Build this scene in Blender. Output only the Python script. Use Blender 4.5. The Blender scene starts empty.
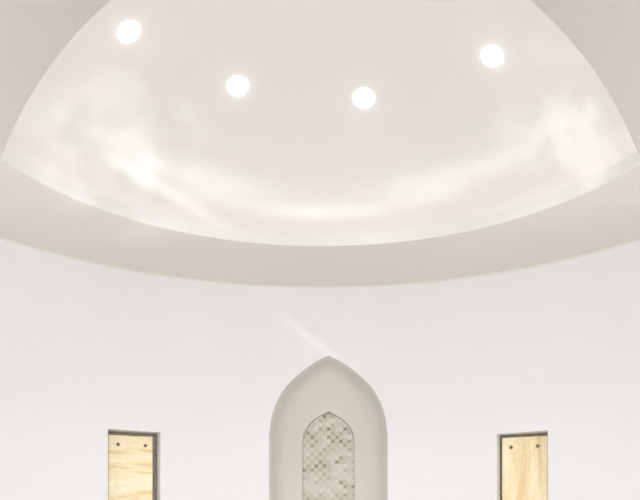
import bpy, bmesh, math, random
from mathutils import Vector, Matrix

random.seed(7)
C = bpy.context.scene.collection
sin, cos, PI = math.sin, math.cos, math.pi
R = 3.0            # rotunda wall radius
HW = 3.868         # top of the round wall
HS = 3.893         # soffit height
RD = 2.016         # radius of the dome opening
LIP = 0.09         # upright lip between soffit and dome
KD = 0.55          # dome flattening


# ------------------------------------------------------------------ materials
def new_mat(name):
    m = bpy.data.materials.new(name)
    m.use_nodes = True
    nt = m.node_tree
    return m, nt, nt.nodes['Principled BSDF']


def N(nt, t, **kw):
    n = nt.nodes.new(t)
    for k, v in kw.items():
        if k in n.inputs:
            n.inputs[k].default_value = v
        else:
            setattr(n, k, v)
    return n


def plaster(name, col, rough=0.5, var=0.03, scale=1.2, bump=0.02, bscale=40, spec=0.3):
    m, nt, b = new_mat(name)
    L = nt.links.new
    tc = N(nt, 'ShaderNodeTexCoord')
    no = N(nt, 'ShaderNodeTexNoise', Scale=scale, Detail=4.0)
    L(tc.outputs['Object'], no.inputs['Vector'])
    r = N(nt, 'ShaderNodeValToRGB')
    r.color_ramp.elements[0].position = 0.3
    r.color_ramp.elements[1].position = 0.7
    r.color_ramp.elements[0].color = tuple(c * (1 - var) for c in col) + (1,)
    r.color_ramp.elements[1].color = tuple(min(1, c * (1 + var)) for c in col) + (1,)
    L(no.outputs['Fac'], r.inputs['Fac'])
    L(r.outputs['Color'], b.inputs['Base Color'])
    b.inputs['Roughness'].default_value = rough
    b.inputs['Specular IOR Level'].default_value = spec
    nb = N(nt, 'ShaderNodeTexNoise', Scale=bscale, Detail=3.0)
    L(tc.outputs['Object'], nb.inputs['Vector'])
    bp = N(nt, 'ShaderNodeBump', Strength=bump, Distance=0.01)
    L(nb.outputs['Fac'], bp.inputs['Height'])
    L(bp.outputs['Normal'], b.inputs['Normal'])
    return m


M_wall = plaster('white_plaster', (0.845, 0.845, 0.855), 0.45, 0.012, 1.5, 0.03, 25)
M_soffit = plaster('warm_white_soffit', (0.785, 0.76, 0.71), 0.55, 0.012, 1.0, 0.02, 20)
M_arch = plaster('warm_grey_plaster', (0.74, 0.715, 0.685), 0.6, 0.012, 1.0, 0.02, 20)
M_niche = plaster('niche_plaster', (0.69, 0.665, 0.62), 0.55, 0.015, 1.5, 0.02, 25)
M_lip = plaster('white_lip', (0.79, 0.78, 0.765), 0.5, 0.01, 1.5, 0.02, 25)
M_chamfer = plaster('shaded_edge_plaster', (0.66, 0.635, 0.61), 0.5, 0.01, 1.5, 0.02, 25)  # wall plaster darkened, the shade on the alcove edge put into the colour
M_floor = plaster('pale_floor', (0.38, 0.375, 0.365), 0.35, 0.04, 3.0, 0.0, 20)
M_reveal = M_wall


def dome_mat():
    m, nt, b = new_mat('glossy_white_dome')
    L = nt.links.new
    b.inputs['Base Color'].default_value = (0.82, 0.795, 0.775, 1)
    b.inputs['Roughness'].default_value = 0.35
    b.inputs['Coat Weight'].default_value = 1.0
    b.inputs['Coat Roughness'].default_value = 0.24
    b.inputs['Coat IOR'].default_value = 1.8
    tc = N(nt, 'ShaderNodeTexCoord')
    no = N(nt, 'ShaderNodeTexNoise', Scale=2.4, Detail=2.0, Roughness=0.5)
    L(tc.outputs['Object'], no.inputs['Vector'])
    bp = N(nt, 'ShaderNodeBump', Strength=0.3, Distance=0.05)
    L(no.outputs['Fac'], bp.inputs['Height'])
    L(bp.outputs['Normal'], b.inputs['Coat Normal'])
    return m


M_dome = dome_mat()


def simple(name, col, rough=0.5, metal=0.0, emit=None, es=0.0):
    m, nt, b = new_mat(name)
    b.inputs['Base Color'].default_value = tuple(col) + (1,)
    b.inputs['Roughness'].default_value = rough
    b.inputs['Metallic'].default_value = metal
    if emit:
        b.inputs['Emission Color'].default_value = tuple(emit) + (1,)
        b.inputs['Emission Strength'].default_value = es
    return m


M_trim = simple('trim_ring_added_glow', (0.9, 0.9, 0.89), 0.4, 0, (1.0, 0.99, 0.97), 0.15)  # weak emission stands in for the halo round the lit diffuser
M_lens = simple('lit_diffuser', (1, 1, 1), 0.4, 0, (1.0, 0.985, 0.96), 6.0)
M_bolt = simple('dull_metal_bolt', (0.36, 0.28, 0.16), 0.5, 0.4)
M_bolt_cap = simple('dark_bolt_socket', (0.06, 0.05, 0.04), 0.6, 0.2)


def granite():
    m, nt, b = new_mat('grey_brown_granite')
    L = nt.links.new
    tc = N(nt, 'ShaderNodeTexCoord')
    no = N(nt, 'ShaderNodeTexNoise', Scale=70.0, Detail=4.0, Roughness=0.7)
    L(tc.outputs['Object'], no.inputs['Vector'])
    r = N(nt, 'ShaderNodeValToRGB')
    e = r.color_ramp.elements
    e[0].position, e[0].color = 0.35, (0.15, 0.135, 0.125, 1)
    e[1].position, e[1].color = 0.68, (0.50, 0.46, 0.42, 1)
    L(no.outputs['Fac'], r.inputs['Fac'])
    L(r.outputs['Color'], b.inputs['Base Color'])
    b.inputs['Roughness'].default_value = 0.4
    return m


M_granite = granite()


def veined(name, vertical, seed):
    m, nt, b = new_mat(name)
    L = nt.links.new
    tc = N(nt, 'ShaderNodeTexCoord')
    mp = N(nt, 'ShaderNodeMapping')
    mp.inputs['Location'].default_value = (seed, seed * 0.7, seed * 1.3)
    mp.inputs['Scale'].default_value = (7, 7, 0.9) if vertical else (1.3, 1.3, 11)
    L(tc.outputs['Object'], mp.inputs['Vector'])
    no = N(nt, 'ShaderNodeTexNoise', Scale=1.0, Detail=5.0, Roughness=0.6, Distortion=0.5)
    L(mp.outputs['Vector'], no.inputs['Vector'])
    r = N(nt, 'ShaderNodeValToRGB')
    e = r.color_ramp.elements
    e[0].position, e[0].color = 0.38, (0.74, 0.57, 0.31, 1)
    e[1].position, e[1].color = 0.60, (0.88, 0.81, 0.63, 1)
    x = r.color_ramp.elements.new(0.47)
    x.color = (0.85, 0.73, 0.48, 1)
    L(no.outputs['Fac'], r.inputs['Fac'])
    # fine mottling
    n2 = N(nt, 'ShaderNodeTexNoise', Scale=40.0, Detail=3.0)
    L(tc.outputs['Object'], n2.inputs['Vector'])
    r2 = N(nt, 'ShaderNodeValToRGB')
    r2.color_ramp.elements[0].position, r2.color_ramp.elements[0].color = 0.35, (0.95, 0.92, 0.85, 1)
    r2.color_ramp.elements[1].position, r2.color_ramp.elements[1].color = 0.6, (1, 1, 1, 1)
    L(n2.outputs['Fac'], r2.inputs['Fac'])
    mx = N(nt, 'ShaderNodeMix', data_type='RGBA', blend_type='MULTIPLY')
    mx.inputs[0].default_value = 1.0
    L(r.outputs['Color'], mx.inputs[6])
    L(r2.outputs['Color'], mx.inputs[7])
    L(mx.outputs[2], b.inputs['Base Color'])
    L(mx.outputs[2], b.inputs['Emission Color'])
    b.inputs['Emission Strength'].default_value = 0.12  # slight self-glow added to lift the panel above the wall's brightness
    b.inputs['Roughness'].default_value = 0.35
    return m


M_vein_h = veined('golden_panel_level_streaks', False, 3.1)
M_vein_v = veined('golden_panel_upright_streaks', True, 5.4)


def mosaic():
    """interlaced star mosaic: discs on a diamond lattice, darker crosses between"""
    m, nt, b = new_mat('pale_star_mosaic')
    L = nt.links.new

    def math_(op, a, b_=None, c=None):
        n = N(nt, 'ShaderNodeMath', operation=op)
        for i, v in enumerate((a, b_, c)):
            if v is None:
                continue
            if isinstance(v, (int, float)):
                n.inputs[i].default_value = v
            else:
                L(v, n.inputs[i])
        return n.outputs[0]
    P = 0.0770
    tc = N(nt, 'ShaderNodeTexCoord')
    sp = N(nt, 'ShaderNodeSeparateXYZ')
    L(tc.outputs['Object'], sp.inputs[0])
    u = math_('DIVIDE', sp.outputs['X'], P)
    v = math_('DIVIDE', sp.outputs['Z'], P)
    a = math_('ADD', u, v)
    c = math_('SUBTRACT', u, v)
    fa = math_('SUBTRACT', math_('FRACT', a), 0.5)
    fc = math_('SUBTRACT', math_('FRACT', c), 0.5)
    rr = math_('SQRT', math_('ADD', math_('MULTIPLY', fa, fa), math_('MULTIPLY', fc, fc)))
    disc = N(nt, 'ShaderNodeMapRange', interpolation_type='SMOOTHSTEP')
    L(rr, disc.inputs['Value'])
    disc.inputs['From Min'].default_value = 0.40
    disc.inputs['From Max'].default_value = 0.52
    disc.inputs['To Min'].default_value = 1.0
    disc.inputs['To Max'].default_value = 0.0
    # cell ids for discs and for the gaps between them
    cid = N(nt, 'ShaderNodeCombineXYZ')
    L(math_('FLOOR', a), cid.inputs[0])
    L(math_('FLOOR', c), cid.inputs[1])
    wn = N(nt, 'ShaderNodeTexWhiteNoise', noise_dimensions='2D')
    L(cid.outputs[0], wn.inputs['Vector'])
    gid = N(nt, 'ShaderNodeCombineXYZ')
    L(math_('ROUND', a), gid.inputs[0])
    L(math_('ROUND', c), gid.inputs[1])
    wg = N(nt, 'ShaderNodeTexWhiteNoise', noise_dimensions='2D')
    L(gid.outputs[0], wg.inputs['Vector'])
    rd = N(nt, 'ShaderNodeValToRGB')
    e = rd.color_ramp.elements
    e[0].color = (0.56, 0.53, 0.46, 1)
    e[1].color = (0.68, 0.66, 0.59, 1)
    L(wn.outputs['Value'], rd.inputs['Fac'])
    rg = N(nt, 'ShaderNodeValToRGB')
    e = rg.color_ramp.elements
    e[0].position, e[0].color = 0.0, (0.27, 0.21, 0.14, 1)
    e[1].position, e[1].color = 1.0, (0.66, 0.63, 0.55, 1)
    x = rg.color_ramp.elements.new(0.18)
    x.color = (0.45, 0.40, 0.31, 1)
    x = rg.color_ramp.elements.new(0.6)
    x.color = (0.58, 0.54, 0.45, 1)
    L(wg.outputs['Value'], rg.inputs['Fac'])
    mx = N(nt, 'ShaderNodeMix', data_type='RGBA')
    L(disc.outputs[0], mx.inputs[0])
    L(rg.outputs['Color'], mx.inputs[6])
    L(rd.outputs['Color'], mx.inputs[7])
    L(mx.outputs[2], b.inputs['Base Color'])
    b.inputs['Roughness'].default_value = 0.4
    bp = N(nt, 'ShaderNodeBump', Strength=0.2, Distance=0.004)
    L(disc.outputs[0], bp.inputs['Height'])
    L(bp.outputs['Normal'], b.inputs['Normal'])
    return m


M_mosaic = mosaic()
M_edge = simple('mosaic_edge_shadow', (0.42, 0.39, 0.34), 0.5)  # dark colour draws the shadow line round the recessed mosaic


# ------------------------------------------------------------------ helpers
class MB:
    def __init__(self):
        self.v, self.f = [], []

    def quad(self, *pts):
        i = len(self.v)
        self.v += [tuple(p) for p in pts]
        self.f.append(tuple(range(i, i + len(pts))))

    def build(self, name, mat, parent=None, smooth=False, merge=0.0, loc=None):
        me = bpy.data.meshes.new(name)
        me.from_pydata(self.v, [], self.f)
        bm = bmesh.new()
        bm.from_mesh(me)
        if merge:
            bmesh.ops.remove_doubles(bm, verts=bm.verts, dist=merge)
        for fc in bm.faces:
            fc.smooth = smooth
        bm.to_mesh(me)
        bm.free()
        me.materials.append(mat)
        o = bpy.data.objects.new(name, me)
        C.objects.link(o)
        if parent:
            o.parent = parent
        if loc:
            o.location = loc
        return o


def sharp_by_angle(o, deg):
    bm = bmesh.new()
    bm.from_mesh(o.data)
    lim = math.radians(deg)
    for e in bm.edges:
        if len(e.link_faces) == 2 and e.calc_face_angle(0) > lim:
            e.smooth = False
    bm.to_mesh(o.data)
    bm.free()


def recalc(o):
    bm = bmesh.new()
    bm.from_mesh(o.data)
    bmesh.ops.recalc_face_normals(bm, faces=bm.faces)
    bm.to_mesh(o.data)
    bm.free()


def struct(o):
    o['kind'] = 'structure'
    return o


def thing(name, label, cat, loc, rotz=0.0, group=None):
    o = bpy.data.objects.new(name, None)
    o.empty_display_size = 0.1
    C.objects.link(o)
    o.location = loc
    o.rotation_euler = (0, 0, rotz)
    o['label'] = label
    o['category'] = cat
    if group:
        o['group'] = group
    return o


def mono(pts):
    """smooth monotone interpolation (Fritsch-Carlson)"""
    xs = [p[0] for p in pts]
    ys = [p[1] for p in pts]
    n = len(xs)
    d = [(ys[i + 1] - ys[i]) / (xs[i + 1] - xs[i]) for i in range(n - 1)]
    m = [d[0]] + [0 if d[i - 1] * d[i] <= 0 else 2 * d[i - 1] * d[i] / (d[i - 1] + d[i]) for i in range(1, n - 1)] + [d[-1]]

    def ev(x):
        if x <= xs[0]:
            return ys[0]
        if x >= xs[-1]:
            return ys[-1]
        i = max(k for k in range(n - 1) if xs[k] <= x)
        h = xs[i + 1] - xs[i]
        t = (x - xs[i]) / h
        return ((2 * t ** 3 - 3 * t * t + 1) * ys[i] + (t ** 3 - 2 * t * t + t) * h * m[i]
                + (-2 * t ** 3 + 3 * t * t) * ys[i + 1] + (t ** 3 - t * t) * h * m[i + 1])
    return ev


def frame(phi_deg):
    p = math.radians(phi_deg)
    n = Vector((sin(p), cos(p), 0))       # outwards
    s = Vector((cos(p), -sin(p), 0))      # to the right as seen from inside
    return n, s


# ------------------------------------------------------------------ openings in the round wall
# alcove outline, seen from inside: drop below the apex -> half width (metres)
PXF = 0.00904
AL_PHI, AL_TOP, AL_HALF = 1.14, 3.244, 0.535
al_pts = [(0, 0), (5, 10.4), (8.5, 16.2), (12, 21), (18.5, 29.3), (29.2, 40.4), (40, 48), (52.6, 53.9), (63.4, 57), (80, 59.2)]
al_w = mono([(h * PXF, w * PXF) for h, w in al_pts])


def outline(wfun, top, drop, zb, n):
    """half-width / height pairs from the foot of the left jamb over the apex to the right foot"""
    hs = [drop * (i / n) ** 1.7 for i in range(n + 1)]
    right = [(wfun(h), top - h) for h in hs] + [(wfun(drop), zb)]
    left = [(-w, z) for w, z in right[1:]][::-1]
    return left + right


AL_OUT = outline(al_w, AL_TOP, 80 * PXF, 0.0, 26)
PAN = {'left': dict(phi=-24, s0=-0.6585, s1=-0.199, z0=0.55, z1=2.504, back=3.135),
       'right': dict(phi=26, s0=0.212, s1=0.654, z0=0.55, z1=2.482, back=3.135)}
DOOR_X, DOOR_Z, DOOR_R = -0.033, 2.072, 0.672


def door_top(x):
    d = DOOR_R ** 2 - (x - DOOR_X) ** 2
    return DOOR_Z + math.sqrt(max(d, 0))


# theta (0 = far side, + to the right) breakpoints
th = set()
for i in range(0, 360, 2):
    th.add(round(math.radians(i - 180), 6))
spans = []   # (theta0, theta1, fn theta -> (zlo, zhi) of the hole)
pa = math.radians(AL_PHI)
al_th = [pa + math.asin(w / R) for w, z in AL_OUT]
al_z = [z for w, z in AL_OUT]
pairs = [(t, z) for t, z in zip(al_th[1:-1], al_z[1:-1])]
fz = {}
for t, z in pairs:
    fz[round(t, 6)] = z
    th.add(round(t, 6))
t0a, t1a = round(pairs[0][0], 6), round(pairs[-1][0], 6)


def alz(t):
    if t in fz:
        return fz[t]
    ks = sorted(fz)
    for a, b in zip(ks, ks[1:]):
        if a <= t <= b:
            return fz[a] + (fz[b] - fz[a]) * (t - a) / (b - a)


spans.append((t0a, t1a, lambda t: (0.0, alz(t))))
for P in PAN.values():
    p = math.radians(P['phi'])
    P['t0'] = round(p + math.asin(P['s0'] / R), 6)
    P['t1'] = round(p + math.asin(P['s1'] / R), 6)
    th.add(P['t0'])
    th.add(P['t1'])
    spans.append((P['t0'], P['t1'], lambda t, P=P: (P['z0'], P['z1'])))
door_t = []
for i in range(41):
    x = DOOR_X - DOOR_R * cos(PI * i / 40)
    t = math.asin(x / R)
    t = PI - t if t > 0 else -PI - t
    t = round(t, 6)
    door_t.append((t, x))
    th.add(t)
dt_neg = max(t for t, x in door_t if t < 0)
dt_pos = min(t for t, x in door_t if t > 0)


def doorz(t):
    return (0.0, door_top(R * sin(t)))


ths = sorted(th)
# drop breakpoints that nearly coincide with exact ones
exact = set(fz) | {P['t0'] for P in PAN.values()} | {P['t1'] for P in PAN.values()} | {t for t, x in door_t}
clean = []
for t in ths:
    if t not in exact and any(abs(t - e) < 0.004 for e in exact):
        continue
    clean.append(t)
if clean[0] > -PI + 1e-4:
    clean.insert(0, -PI)
clean[0] = -PI
if clean[-1] < PI - 1e-4:
    clean.append(PI)


def cp(t, z, r=R):
    return (r * sin(t), r * cos(t), z)


wall = MB()
ZT = HW + 0.003
for a, b in zip(clean, clean[1:]):
    mid = (a + b) / 2
    hole = None
    for t0, t1, fn in spans:
        if t0 - 1e-9 <= mid <= t1 + 1e-9:
            hole = fn
    if mid <= dt_neg or mid >= dt_pos:
        hole = doorz
    zs = [0.0, ZT]
    if hole is None:
        wall.quad(cp(a, 0), cp(b, 0), cp(b, ZT), cp(a, ZT))
    else:
        la, ha = hole(a)
        lb, hb = hole(b)
        if la > 0:
            wall.quad(cp(a, 0), cp(b, 0), cp(b, lb), cp(a, la))
        wall.quad(cp(a, ha), cp(b, hb), cp(b, ZT), cp(a, ZT))
w_ob = struct(wall.build('wall_round', M_wall, smooth=True, merge=1e-5))

# reveals of the two rectangular recesses
for side, P in PAN.items():
    n, s = frame(P['phi'])
    mb = MB()

    def at(sv, w, z):
        q = s * sv + n * w
        return (q.x, q.y, z)
    segs = 8
    ss = [P['s0'] + (P['s1'] - P['s0']) * i / segs for i in range(segs + 1)]
    ww = [math.sqrt(R * R - x * x) for x in ss]
    B = P['back'] + 0.02
    for z in (P['z0'], P['z1']):
        for i in range(segs):
            mb.quad(at(ss[i], ww[i], z), at(ss[i + 1], ww[i + 1], z), at(ss[i + 1], B, z), at(ss[i], B, z))
    for i in (0, segs):
        mb.quad(at(ss[i], ww[i], P['z0']), at(ss[i], ww[i], P['z1']), at(ss[i], B, P['z1']), at(ss[i], B, P['z0']))
    mb.quad(at(ss[0], B, P['z0']), at(ss[-1], B, P['z0']), at(ss[-1], B, P['z1']), at(ss[0], B, P['z1']))
    struct(mb.build('wall_recess_' + side, M_reveal))

# ------------------------------------------------------------------ arched alcove
AL_BACK = 3.20
n, s = frame(AL_PHI)


def aat(sv, w, z):
    q = s * sv + n * w
    return (q.x, q.y, z)


SPR = 2.52


def shrink(k, w, z):
    return (w * k, SPR + (z - SPR) * (1 - (1 - k) * 0.8) if z > SPR else z)


CHAMFER = (0.957, 0.018)
LOFT = [CHAMFER, (0.94, 0.045), (0.905, 0.085), (0.855, 0.125), (0.78, 0.16), (0.68, 0.185), (0.58, 0.197), (0.5, 0.2)]
back_out = [shrink(0.5, w, z) for w, z in AL_OUT]
PXB = 0.00932
in_pts = [(0, 0), (3.5, 6.9), (8.5, 15.0), (12, 18.6), (17.5, 22.6), (24, 25.6), (33.5, 26.4)]
in_w = mono([(h * PXB, w * PXB) for h, w in in_pts])
IN_TOP, IN_DROP, IN_Z0 = 2.767, 33.5 * PXB, 0.45
IN_OUT = outline(in_w, IN_TOP, IN_DROP, IN_Z0, 26)
mb = MB()
chm = MB()
DPT = 0.03
for i in range(len(AL_OUT) - 1):
    (w0, z0), (w1, z1) = AL_OUT[i], AL_OUT[i + 1]
    prev0, prev1 = aat(w0, math.sqrt(R * R - w0 * w0), z0), aat(w1, math.sqrt(R * R - w1 * w1), z1)
    for lev, (k, dd) in enumerate(LOFT):
        # the rim follows the curved wall, the back of the alcove is flat
        fr = dd / 0.2
        a0, b0 = shrink(k, w0, z0)
        a1, b1 = shrink(k, w1, z1)
        n0 = aat(a0, (math.sqrt(R * R - w0 * w0) + dd) * (1 - fr) + AL_BACK * fr, b0)
        n1 = aat(a1, (math.sqrt(R * R - w1 * w1) + dd) * (1 - fr) + AL_BACK * fr, b1)
        (chm if lev == 0 else mb).quad(prev0, prev1, n1, n0)
        prev0, prev1 = n0, n1
    (v0, y0), (v1, y1) = back_out[i], back_out[i + 1]
    (p0, q0), (p1, q1) = IN_OUT[i], IN_OUT[i + 1]
    mb.quad(aat(v0, AL_BACK, y0), aat(v1, AL_BACK, y1), aat(p1, AL_BACK, q1), aat(p0, AL_BACK, q0))
    mb.quad(aat(p0, AL_BACK, q0), aat(p1, AL_BACK, q1), aat(p1, AL_BACK + DPT + 0.02, q1), aat(p0, AL_BACK + DPT + 0.02, q0))
mb.quad(aat(back_out[0][0], AL_BACK, 0), aat(back_out[-1][0], AL_BACK, 0), aat(IN_OUT[-1][0], AL_BACK, IN_Z0), aat(IN_OUT[0][0], AL_BACK, IN_Z0))
mb.quad(aat(IN_OUT[0][0], AL_BACK, IN_Z0), aat(IN_OUT[-1][0], AL_BACK, IN_Z0), aat(IN_OUT[-1][0], AL_BACK + DPT + 0.02, IN_Z0), aat(IN_OUT[0][0], AL_BACK + DPT + 0.02, IN_Z0))
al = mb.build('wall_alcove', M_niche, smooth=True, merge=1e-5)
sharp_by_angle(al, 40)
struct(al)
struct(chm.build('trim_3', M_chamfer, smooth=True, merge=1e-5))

# the mosaic set into the back of the alcove
foot = s * 0.0 + n * (AL_BACK + DPT)
mos = thing('mosaic_panel', 'pointed-arch panel of pale star mosaic set into the back of the white arched alcove', 'mosaic panel',
            (foot.x, foot.y, IN_Z0), -math.radians(AL_PHI))
mb = MB()
g = 0.006
pan = [(w * (1 - 0.022), z - IN_Z0 - g) for w, z in IN_OUT]
pan[0] = (pan[0][0], 0.01)
pan[-1] = (pan[-1][0], 0.01)
mb.quad(*[(w, 0, z) for w, z in pan])
for i in range(len(pan) - 1):
    (w0, z0), (w1, z1) = pan[i], pan[i + 1]
    mb.quad((w0, 0, z0), (w0, 0.015, z0), (w1, 0.015, z1), (w1, 0, z1))
mb.build('tile_field', M_mosaic, mos)
mb = MB()
out = [(w * 0.995, z - IN_Z0 - 0.001) for w, z in IN_OUT]
for i in range(len(pan) - 1):
    (w0, z0), (w1, z1) = out[i], out[i + 1]
    (v0, y0), (v1, y1) = pan[i], pan[i + 1]
    mb.quad((w0, -0.004, z0), (w1, -0.004, z1), (v1, -0.004, y1), (v0, -0.004, y0))
    mb.quad((v0, -0.004, y0), (v1, -0.004, y1), (v1, 0.004, y1), (v0, 0.004, y0))
mb.build('edge_shadow', M_edge, mos)


# ------------------------------------------------------------------ golden panels in the recesses
def box_bm(sx, sy, sz, bev=0.002):
    bm = bmesh.new()
    bmesh.ops.create_cube(bm, size=1)
    bmesh.ops.scale(bm, vec=(sx, sy, sz), verts=bm.verts)
    if bev:
        bmesh.ops.bevel(bm, geom=list(bm.edges), offset=bev, segments=2, affect='EDGES', profile=0.5)
    return bm


def bm_obj(name, bm, mat, parent, loc):
    me = bpy.data.meshes.new(name)
    bm.to_mesh(me)
    bm.free()
    me.materials.append(mat)
    o = bpy.data.objects.new(name, me)
    C.objects.link(o)
    o.parent = parent
    o.location = loc
    return o


def lathe_y(prof, seg=24):
    """profile of (radius, y) turned about the y axis, front towards -y"""
    bm = bmesh.new()
    rings = []
    for r, y in prof:
        if r < 1e-6:
            rings.append([bm.verts.new((0, y, 0))])
        else:
            rings.append([bm.verts.new((r * cos(2 * PI * k / seg), y, r * sin(2 * PI * k / seg))) for k in range(seg)])
    for a, b in zip(rings, rings[1:]):
        for k in range(seg):
            k2 = (k + 1) % seg
            if len(a) == 1 and len(b) > 1:
                bm.faces.new((a[0], b[k2], b[k]))
            elif len(b) == 1 and len(a) > 1:
                bm.faces.new((a[k], a[k2], b[0]))
            elif len(a) > 1:
                bm.faces.new((a[k], a[k2], b[k2], b[k]))
    bmesh.ops.recalc_face_normals(bm, faces=bm.faces)
    for f in bm.faces:
        f.smooth = True
    return bm


def panel(side, label, mat, s0, s1, ztop, bolts):
    P = PAN[side]
    n, s = frame(P['phi'])
    sm = (P['s0'] + P['s1']) / 2
    base = s * sm + n * P['back']
    z0 = P['z0']
    t = thing('stone_panel', label, 'wall panel', (base.x, base.y, z0), -math.radians(P['phi']), 'golden panels in the wall recesses')
    W = P['s1'] - P['s0']
    hz = P['z1'] - z0
    bm_obj('backing_plate', box_bm(W - 0.004, 0.02, hz - 0.004, 0.0015), M_granite, t, (0, 0.008, hz / 2))
    bw, bh = s1 - s0, ztop - z0 - 0.05
    bm_obj('face_panel', box_bm(bw, 0.022, bh, 0.002), mat, t, ((s0 + s1) / 2 - sm, -0.044, 0.05 + bh / 2))
    zlow = 0.05 + 0.09
    for bx, bz in bolts:
        for z in (bz - z0,):
            b = bm_obj('bolt', lathe_y([(0, -0.004), (0.005, -0.004), (0.007, -0.010), (0.0135, -0.010), (0.0155, -0.007), (0.0155, 0.0)]),
                       M_bolt, t, (bx - sm, -0.0555, z))
            bm_obj('socket', lathe_y([(0, -0.0045), (0.0062, -0.0045), (0.0066, -0.0103), (0.0072, -0.0104), (0.0072, -0.0095)], 16), M_bolt_cap, b, (0, 0, 0))
    return t


panel('left', 'pale golden panel with level streaks and two bolts, left of the arched alcove', M_vein_h,
      -0.627, -0.249, 2.471, [(-0.547, 2.392), (-0.312, 2.391)])
panel('right', 'pale golden panel with upright streaks and two bolts, right of the arched alcove', M_vein_v,
      0.238, 0.622, 2.455, [(0.316, 2.370), (0.541, 2.371)])

# ------------------------------------------------------------------ floor, soffit, dome
mb = MB()
seg = 180
ring = [2 * PI * k / seg for k in range(seg)]
mb.quad((-6, -9, 0), (6, -9, 0), (6, 4.2, 0), (-6, 4.2, 0))
struct(mb.build('floor', M_floor))

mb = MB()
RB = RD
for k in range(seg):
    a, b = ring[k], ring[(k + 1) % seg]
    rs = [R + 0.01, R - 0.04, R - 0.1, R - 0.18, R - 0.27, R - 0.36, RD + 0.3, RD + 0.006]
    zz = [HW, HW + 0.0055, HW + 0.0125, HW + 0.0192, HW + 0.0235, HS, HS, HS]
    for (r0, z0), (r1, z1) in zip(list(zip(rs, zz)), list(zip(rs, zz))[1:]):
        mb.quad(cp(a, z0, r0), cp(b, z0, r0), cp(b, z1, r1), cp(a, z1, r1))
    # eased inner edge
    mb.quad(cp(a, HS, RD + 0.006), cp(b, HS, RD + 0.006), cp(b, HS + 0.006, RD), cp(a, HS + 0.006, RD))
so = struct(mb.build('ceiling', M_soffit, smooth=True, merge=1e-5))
sharp_by_angle(so, 25)

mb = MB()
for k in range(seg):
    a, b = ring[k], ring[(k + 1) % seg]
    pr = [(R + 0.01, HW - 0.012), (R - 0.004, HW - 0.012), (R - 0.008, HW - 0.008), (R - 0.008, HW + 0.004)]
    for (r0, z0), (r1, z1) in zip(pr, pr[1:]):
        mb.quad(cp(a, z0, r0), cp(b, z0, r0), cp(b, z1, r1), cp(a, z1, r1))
struct(mb.build('shadow_line_bead', M_soffit, smooth=True, merge=1e-5))  # thin bead added to make the shadow line under the soffit

mb = MB()
pr = [(RD, HS + 0.006), (RD, HS + LIP * 0.5), (RD, HS + LIP)]
for (r0, z0), (r1, z1) in zip(pr, pr[1:]):
    for k in range(seg):
        a, b = ring[k], ring[(k + 1) % seg]
        mb.quad(cp(a, z0, r0), cp(b, z0, r0), cp(b, z1, r1), cp(a, z1, r1))
struct(mb.build('trim_2', M_lip, smooth=True, merge=1e-5))

mb = MB()
prof = [(RD, HS + LIP)]
for i in range(1, 49):
    t = PI / 2 * i / 48
    prof.append((RD * cos(t), HS + LIP + KD * RD * sin(t)))
prof[-1] = (0.0, HS + LIP + KD * RD)
for (r0, z0), (r1, z1) in zip(prof, prof[1:]):
    for k in range(seg):
        a, b = ring[k], ring[(k + 1) % seg]
        if r1 < 1e-6:
            mb.quad(cp(a, z0, r0), cp(b, z0, r0), (0, 0, z1))
        else:
            mb.quad(cp(a, z0, r0), cp(b, z0, r0), cp(b, z1, r1), cp(a, z1, r1))
dm = struct(mb.build('ceiling_dome', M_dome, smooth=True, merge=1e-5))

# ------------------------------------------------------------------ near wall with the arched passage
YF = -3.65
mb = MB()
N_ = 64
arc = [(DOOR_X + DOOR_R, 0.0)] + [(DOOR_X + DOOR_R * cos(PI * i / N_), DOOR_Z + DOOR_R * sin(PI * i / N_)) for i in range(N_ + 1)] + [(DOOR_X - DOOR_R, 0.0)]
for (x0, z0), (x1, z1) in zip(arc, arc[1:]):
    y0, y1 = -math.sqrt(R * R - x0 * x0), -math.sqrt(R * R - x1 * x1)
    mb.quad((x0, y0, z0), (x1, y1, z1), (x1, YF, z1), (x0, YF, z0))
pas = struct(mb.build('wall_passage', M_arch, smooth=True, merge=1e-5))
mb = MB()
for (x0, z0), (x1, z1) in zip(arc[1:-1], arc[2:-1]):
    mb.quad((x0, YF, z0), (x1, YF, z1), (x1, YF, 5.2), (x0, YF, 5.2))
mb.quad((DOOR_X + DOOR_R, YF, 0), (4, YF, 0), (4, YF, 5.2), (DOOR_X + DOOR_R, YF, 5.2))
mb.quad((DOOR_X - DOOR_R, YF, 0), (-4, YF, 0), (-4, YF, 5.2), (DOOR_X - DOOR_R, YF, 5.2))
struct(mb.build('wall_front', M_arch, merge=1e-5))

# ------------------------------------------------------------------ recessed lights of the dome
NL = 9
PHI0 = -66.2


def dome_point(phi, zrel):
    rr = RD * math.sqrt(1 - (zrel / (KD * RD)) ** 2)
    p = math.radians(phi)
    P = Vector((rr * sin(p), rr * cos(p), HS + LIP + zrel))
    nn = Vector((P.x, P.y, zrel / KD ** 2)).normalized()
    return P, nn


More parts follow.
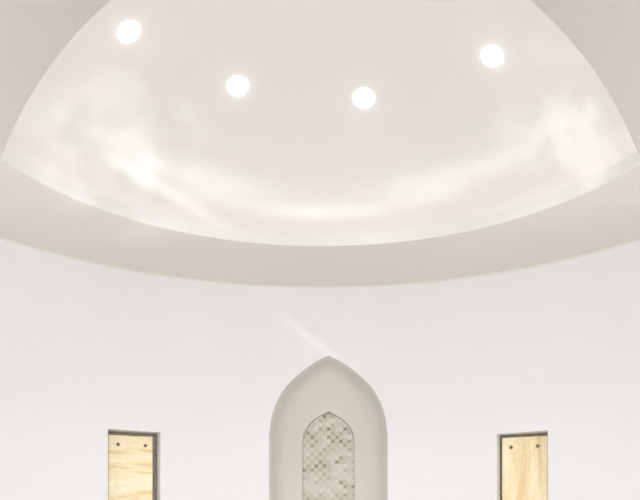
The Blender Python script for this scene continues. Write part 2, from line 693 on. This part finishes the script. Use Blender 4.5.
def ceiling_light(phi, zrel, label):
    P, nn = dome_point(phi, zrel)
    t = thing('ceiling_light', label, 'ceiling light', P, 0, 'recessed lights in the dome')
    # local -y faces the room
    y = nn
    x = Vector((0, 0, 1)).cross(y).normalized()
    z = x.cross(y)
    t.rotation_mode = 'QUATERNION'
    t.rotation_quaternion = Matrix((x, y, z)).transposed().to_quaternion()
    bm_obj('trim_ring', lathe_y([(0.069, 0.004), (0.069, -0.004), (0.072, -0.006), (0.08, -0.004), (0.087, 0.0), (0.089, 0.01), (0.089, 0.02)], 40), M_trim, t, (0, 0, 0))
    bm_obj('diffuser', lathe_y([(0.070, 0.004), (0.069, -0.007), (0.063, -0.014), (0.047, -0.021), (0.028, -0.025), (0, -0.026)], 40), M_lens, t, (0, 0, 0))
    return t


LIGHTS = [(-60.7, 0.795, 'round white recessed dome light at far left, nearest the grey arch edge'),
          (-24.8, 0.784, 'round white recessed dome light, second from left, upper left of the arched alcove'),
          (11.7, 0.768, 'round white recessed dome light, lowest of the four, almost above the arched alcove'),
          (50.4, 0.776, 'round white recessed dome light, farthest right of the four')]
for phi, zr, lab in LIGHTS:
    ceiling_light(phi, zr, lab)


def area(name, loc, aim, size, power, col=(1, 1, 1), shape='DISK', spread=180):
    l = bpy.data.lights.new(name, 'AREA')
    l.shape = shape
    l.size = size
    l.energy = power
    l.color = col
    l.spread = math.radians(spread)
    o = bpy.data.objects.new(name, l)
    C.objects.link(o)
    o.location = loc
    d = (Vector(aim) - Vector(loc)).normalized()
    o.rotation_euler = d.to_track_quat('-Z', 'Y').to_euler()
    return o


WARM = (1.0, 0.99, 0.98)
for k in range(NL):
    phi = (-60.7, -24.8, 11.7, 50.4, 91, 131, 172, 213, 256)[k]
    P, nn = dome_point(phi, (0.795, 0.784, 0.768, 0.776, 0.78, 0.78, 0.78, 0.78, 0.78)[k])
    P2 = P - nn * 0.045
    area('lamp', P2, P2 - nn * 0.5 + Vector((0, 0, -1)), 0.11, 2.9, WARM, spread=105)

# soft fill lamps added out of view to brighten the walls and dome
for tdeg, z, sx, sy, pw, aim in (
        (65, 2.0, 0.75, 0.9, 3.5, (0, 0, 2.2)), (93, 1.9, 0.9, 1.0, 5, (0, 0, 2.0)),
        (-65, 2.0, 0.75, 0.9, 3.5, (0, 0, 2.2)), (-92, 1.9, 0.9, 1.0, 5, (0, 0, 2.0)),
        (125, 2.2, 2.0, 2.6, 20, (0, 0.4, 2.6)), (-125, 2.2, 2.0, 2.6, 20, (0, 0.4, 2.6)),
        (180, 3.3, 2.8, 0.9, 17, (0, 1.9, 3.45))):
    t_ = math.radians(tdeg)
    P_ = Vector(cp(t_, z, R - (0.1 if sx < 1.5 else 0.22 if sx < 2.5 else 0.42)))
    a_ = area('lamp', P_, aim, sx, pw, (1.0, 0.985, 0.975), 'RECTANGLE')
    a_.data.size_y = sy



def throw(loc, aim, half_deg, energy, kind, col=(0.96, 0.98, 1.0), along=None, seed=0.0):  # added unseen spots, imitating reflected patches and streaks on dome and wall
    """spot whose beam is broken up the way light thrown off a polished floor is"""
    l = bpy.data.lights.new('added_reflection_spot', 'SPOT')
    l.energy = energy
    l.color = col
    l.spot_size = math.radians(half_deg * 2)
    l.spot_blend = 1.0
    l.shadow_soft_size = 0.03
    l.use_nodes = True
    nt = l.node_tree
    L = nt.links.new
    em = nt.nodes['Emission']
    tc = N(nt, 'ShaderNodeTexCoord')
    sp = N(nt, 'ShaderNodeSeparateXYZ')
    L(tc.outputs['Normal'], sp.inputs[0])

    def mth(op, a, b=0.0):
        n = N(nt, 'ShaderNodeMath', operation=op)
        for i, v in enumerate((a, b)):
            if isinstance(v, (int, float)):
                n.inputs[i].default_value = v
            else:
                L(v, n.inputs[i])
        return n.outputs[0]
    t = math.tan(math.radians(half_deg))
    u = mth('DIVIDE', mth('DIVIDE', sp.outputs['X'], sp.outputs['Z']), t)
    v = mth('DIVIDE', mth('DIVIDE', sp.outputs['Y'], sp.outputs['Z']), t)
    mr = N(nt, 'ShaderNodeMapRange', interpolation_type='SMOOTHSTEP')
    if kind == 'patches':
        cb = N(nt, 'ShaderNodeCombineXYZ')
        L(u, cb.inputs[0])
        L(v, cb.inputs[1])
        cb.inputs[2].default_value = seed
        no = N(nt, 'ShaderNodeTexNoise', Scale=2.1, Detail=3.0, Roughness=0.55)
        L(cb.outputs[0], no.inputs['Vector'])
        L(no.outputs['Fac'], mr.inputs['Value'])
        mr.inputs['From Min'].default_value = 0.46
        mr.inputs['From Max'].default_value = 0.64
        mr.inputs['To Min'].default_value = 0.08
    else:
        L(mth('ABSOLUTE', v), mr.inputs['Value'])
        mr.inputs['From Min'].default_value = 0.01
        mr.inputs['From Max'].default_value = 0.10
        mr.inputs['To Min'].default_value = 1.0
        mr.inputs['To Max'].default_value = 0.0
    L(mr.outputs[0], em.inputs['Strength'])
    o = bpy.data.objects.new('added_reflection_spot', l)
    C.objects.link(o)
    o.location = loc
    z = (Vector(loc) - Vector(aim)).normalized()
    x = Vector(along or (1, 0.01, 0))
    x = (x - z * x.dot(z)).normalized()
    o.rotation_euler = Matrix((x, z.cross(x), z)).transposed().to_euler()
    return o


throw((1.6, -1.4, 1.2), (-1.48, 1.28, 4.08), 11, 140, 'patches', seed=1.0)
throw((1.6, -1.4, 1.2), (-1.82, 0.72, 4.2), 4.5, 60, 'patches', seed=2.0)
throw((-1.6, -1.4, 1.2), (1.76, 0.85, 4.12), 10, 190, 'patches', seed=4.0)
throw((1.2, -1.4, 1.3), (-1.15, 1.55, 4.13), 8.0, 150, 'streak', along=(0.81, 0.64, -0.29))
throw((0.9, -1.2, 2.6), (-0.12, 2.99, 3.41), 5.5, 70, 'streak', (1.0, 0.94, 0.92), along=(0.45, 0.02, -0.36))

# ------------------------------------------------------------------ world
w = bpy.data.worlds.new('world')
bpy.context.scene.world = w
w.use_nodes = True
bg = w.node_tree.nodes['Background']
bg.inputs[0].default_value = (1.0, 0.97, 0.94, 1)
bg.inputs[1].default_value = 1.42

# ------------------------------------------------------------------ camera
cam = bpy.data.cameras.new('camera')
co = bpy.data.objects.new('camera', cam)
C.objects.link(co)
co.location = (-0.033, -4.545, 1.6)
co.rotation_euler = (PI / 2, 0, 0)
cam.sensor_fit = 'HORIZONTAL'
cam.sensor_width = 36.0
cam.lens = 36.0 * 830.7 / 640
cam.shift_x = (320 - 318.2) / 640
cam.shift_y = (536.56 - 250) / 640
cam.clip_start = 0.02
bpy.context.scene.camera = co

sc = bpy.context.scene
sc.view_settings.view_transform = 'Standard'
sc.view_settings.look = 'None'
sc.view_settings.exposure = 0.4
sc.cycles.max_bounces = 16
sc.cycles.diffuse_bounces = 10
sc.cycles.glossy_bounces = 6
